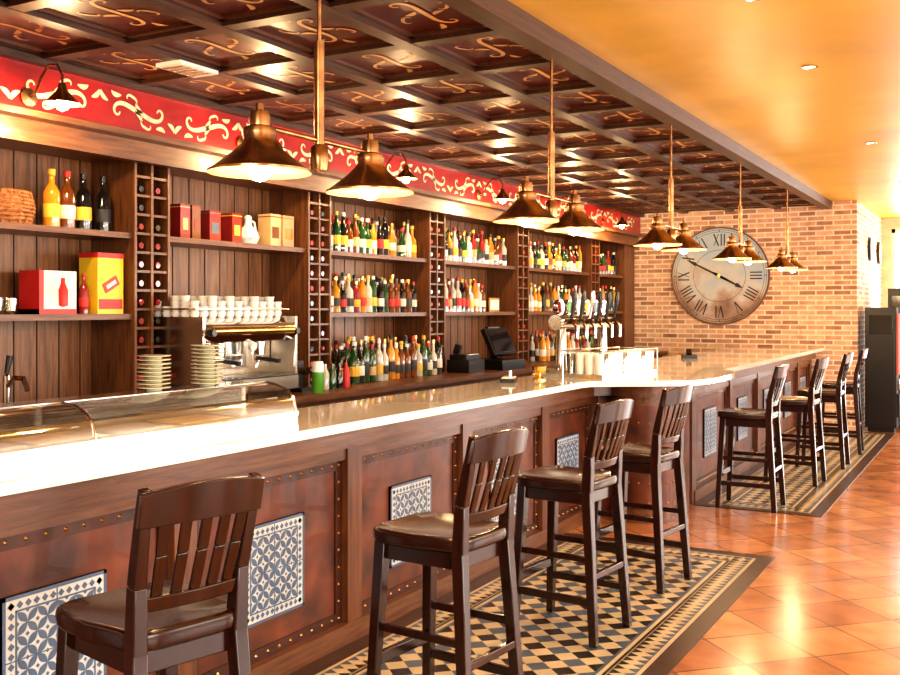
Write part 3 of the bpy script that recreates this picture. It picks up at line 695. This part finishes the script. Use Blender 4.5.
def scon():
    b = MB()
    b.lathe([(0, 0), (.05, .002), (.05, .012), (.02, .02), (0, .02)], (0, 0, 0), BRONZE, 14)
    b.v = [(v[2], v[1], v[0]) for v in b.v]
    b.tube([(.01, 0, 0), (.06, 0, .02), (.10, 0, .09), (.16, 0, .155), (.23, 0, .15), (.27, 0, .09), (.27, 0, .04)], .007, BRONZE, 8)
    b.lathe([(0, .05), (.018, .048), (.024, .02), (.034, .0), (.060, -.025), (.086, -.055), (.096, -.062, BRONZEI), (.08, -.056, BRONZEI), (.05, -.03, BRONZEI), (0, -.01, BRONZEI)], (.27, 0, 0), BRONZE, 20)
    b.lathe([(0, -.10), (.028, -.088), (.036, -.062), (.015, -.02)], (.27, 0, 0), BULB, 12)
    return b.mesh('wall_sconce', ang=50)
WM = scon()
for y in (3.61, 5.33, 7.06, 8.88, 10.7, 12.4):
    o = place(WM, 'wall_sconce', (-4.606, y, 2.74))
    light('POINT', 'sconce_light', (.27, 0, -.13), 22, (1, .66, .34), .035, parent=o)
for y in (.6, 2.4, 4.65, 6.14, 9.2, 12.2):
    b = MB(); b.lathe([(.045, 0), (.05, -.006), (.036, -.008), (.034, 0)], (0, 0, 0), CHROME, 18); b.lathe([(0, -.002), (.035, -.002)], (0, 0, 0), SPOTE, 18)
    o = b.obj('recessed_downlight', (-1.0, y, ZY)); light('SPOT', 'downlight_beam', (0, 0, -.03), 30, (1, .88, .70), .03, parent=o)

# ---------------------------------------------------------------- clock
b = MB(); R = .68
def disc(r, y, m, n=64): b.add([(r*math.cos(2*math.pi*k/n), y, r*math.sin(2*math.pi*k/n)) for k in range(n)], [tuple(range(n))], m)
b.cone((0, 0, 0), (0, -.04, 0), R, R, CLOCKR, 64); disc(R-.015, -.0415, CFACE)
def ringc(r, w, m):
    n = 64; b.add([((r+s_*w/2)*math.cos(2*math.pi*k/n), -.0425, (r+s_*w/2)*math.sin(2*math.pi*k/n)) for k in range(n) for s_ in (-1, 1)], [(2*k, 2*k+1, (2*k+3) % (2*n), (2*k+2) % (2*n)) for k in range(n)], m)
ringc(R-.01, .02, CLOCKR); ringc(.61, .005, INK); ringc(.64, .005, INK); ringc(.36, .005, INK)
def st(p0, p1, w, a, r, h):
    def M(p):
        x, y = p[0]*h, r+(p[1]-.5)*h; return (x*math.cos(a)+y*math.sin(a), -x*math.sin(a)+y*math.cos(a))
    b.ribbon([M(p0), M(p1)], [w*h]*2, (0, -.0435, 0), (1, 0, 0), (0, 0, 1), INK)
NUM = ['XII', 'I', 'II', 'III', 'IIII', 'V', 'VI', 'VII', 'VIII', 'IX', 'X', 'XI']
for k, t in enumerate(NUM):
    a = math.radians(30*k); ws = {'I': .26, 'V': .55, 'X': .6}; tot = sum(ws[c] for c in t); x = -tot/2
    for c in t:
        w = ws[c]; m_ = x+w/2
        if c == 'I': st((m_, 0), (m_, 1), .10, a, .50, .165)
        if c == 'V': st((m_-.2, 1), (m_, 0), .11, a, .50, .165); st((m_+.2, 1), (m_, 0), .05, a, .50, .165)
        if c == 'X': st((m_-.2, 1), (m_+.2, 0), .11, a, .50, .165); st((m_+.2, 1), (m_-.2, 0), .05, a, .50, .165)
        x += w
    st((0, 0), (0, 1), .3, a, .625, .03)
def hand(a, L, tail, w):
    a = math.radians(a); U = (math.sin(a), 0, math.cos(a)); V = (math.cos(a), 0, -math.sin(a))
    b.ribbon([(-tail, 0), (0, 0), (L*.7, 0), (L*.75, 0), (L, 0)], [w, w, w*.7, w*1.8, w*.2], (0, -.055, 0), U, V, INK)
hand(297, .50, .12, .028); hand(118, .36, .08, .034); b.cone((0, -.04, 0), (0, -.065, 0), .03, .025, BRASS, 16)
b.obj('wall_clock', (-3.47, 14.0, 2.06))
for y in (15.3, 16.4):
    b = MB(); b.cone((0, 0, 0), (.04, 0, 0), .17, .17, BLACK, 32); b.cone((.04, 0, 0), (.045, 0, 0), .14, .14, LAB[4], 32); b.beam((.048, 0, 0), (.048, 0, .11), .004, .012, INK); b.beam((.048, 0, 0), (.048, .07, .02), .004, .014, INK); b.obj('small_round_clock', (-1.69, y, 2.45))

# ---------------------------------------------------------------- vending machine
def vend(name, x0, x1, y0, y1, h, glow):
    b = MB(); b.box(x0, x1, y0, y1, .06, h, BLACK); b.box(x0+.03, x1-.03, y0+.03, y1-.03, 0, .06, BLACK)
    b.box(x0+.02, x1-.02, y0-.02, y0, .1, h-.02, BLACK)
    b.box(x1, x1+.02, y0+.04, y1-.04, .75, h-.08, REDGLOW if glow else GLS[2]); b.box(x1, x1+.03, y0+.04, y1-.04, .2, .5, BLACK); b.box(x1, x1+.03, y0+.05, y0+.13, .55, .7, CHROME)
    b.box(x0+.05, x1-.05, y0-.024, y0-.02, h-.35, h-.1, GLS[2]); b.obj(name, bevel=.01)
vend('vending_machine', -1.60, -1.22, 14.05, 14.75, 1.62, True); vend('vending_machine', -1.40, -.95, 14.85, 15.6, 1.88, True)

# ---------------------------------------------------------------- lights
W = sc.world or bpy.data.worlds.new('World'); sc.world = W; W.use_nodes = True
W.node_tree.nodes['Background'].inputs[0].default_value = (.85, .93, 1, 1); W.node_tree.nodes['Background'].inputs[1].default_value = 1.5
dc = (1, .94, .86)
for y in (.15, 4.65, 9.15, 13.65): light('AREA', 'window_daylight', (4.4, y, 1.6), 170, dc, 2.1, (0, math.radians(90), 0), 3.2)
for x in (-.27, 2.8): light('AREA', 'end_window_daylight', (x, 16.95, 1.5), 130, (1, .97, .93), 2.4, (math.radians(-90), 0, 0), 2.6)
light('AREA', 'rear_fill_light', (-.6, -1.2, 2.9), 160, dc, 2.5, (math.radians(35), 0, 0), 2.0)  # unseen area light added behind the camera as fill, no ceiling fixture there

# ---------------------------------------------------------------- camera
cam = bpy.data.cameras.new('camera'); co = bpy.data.objects.new('camera', cam); sc.collection.objects.link(co)
cam.sensor_width = 36; cam.lens = 40.0; cam.shift_y = -28.5/900
co.location = (0, 0, 1.6); co.rotation_euler = (math.radians(90), 0, math.radians(29.03)); cam.clip_start = .02
sc.camera = co
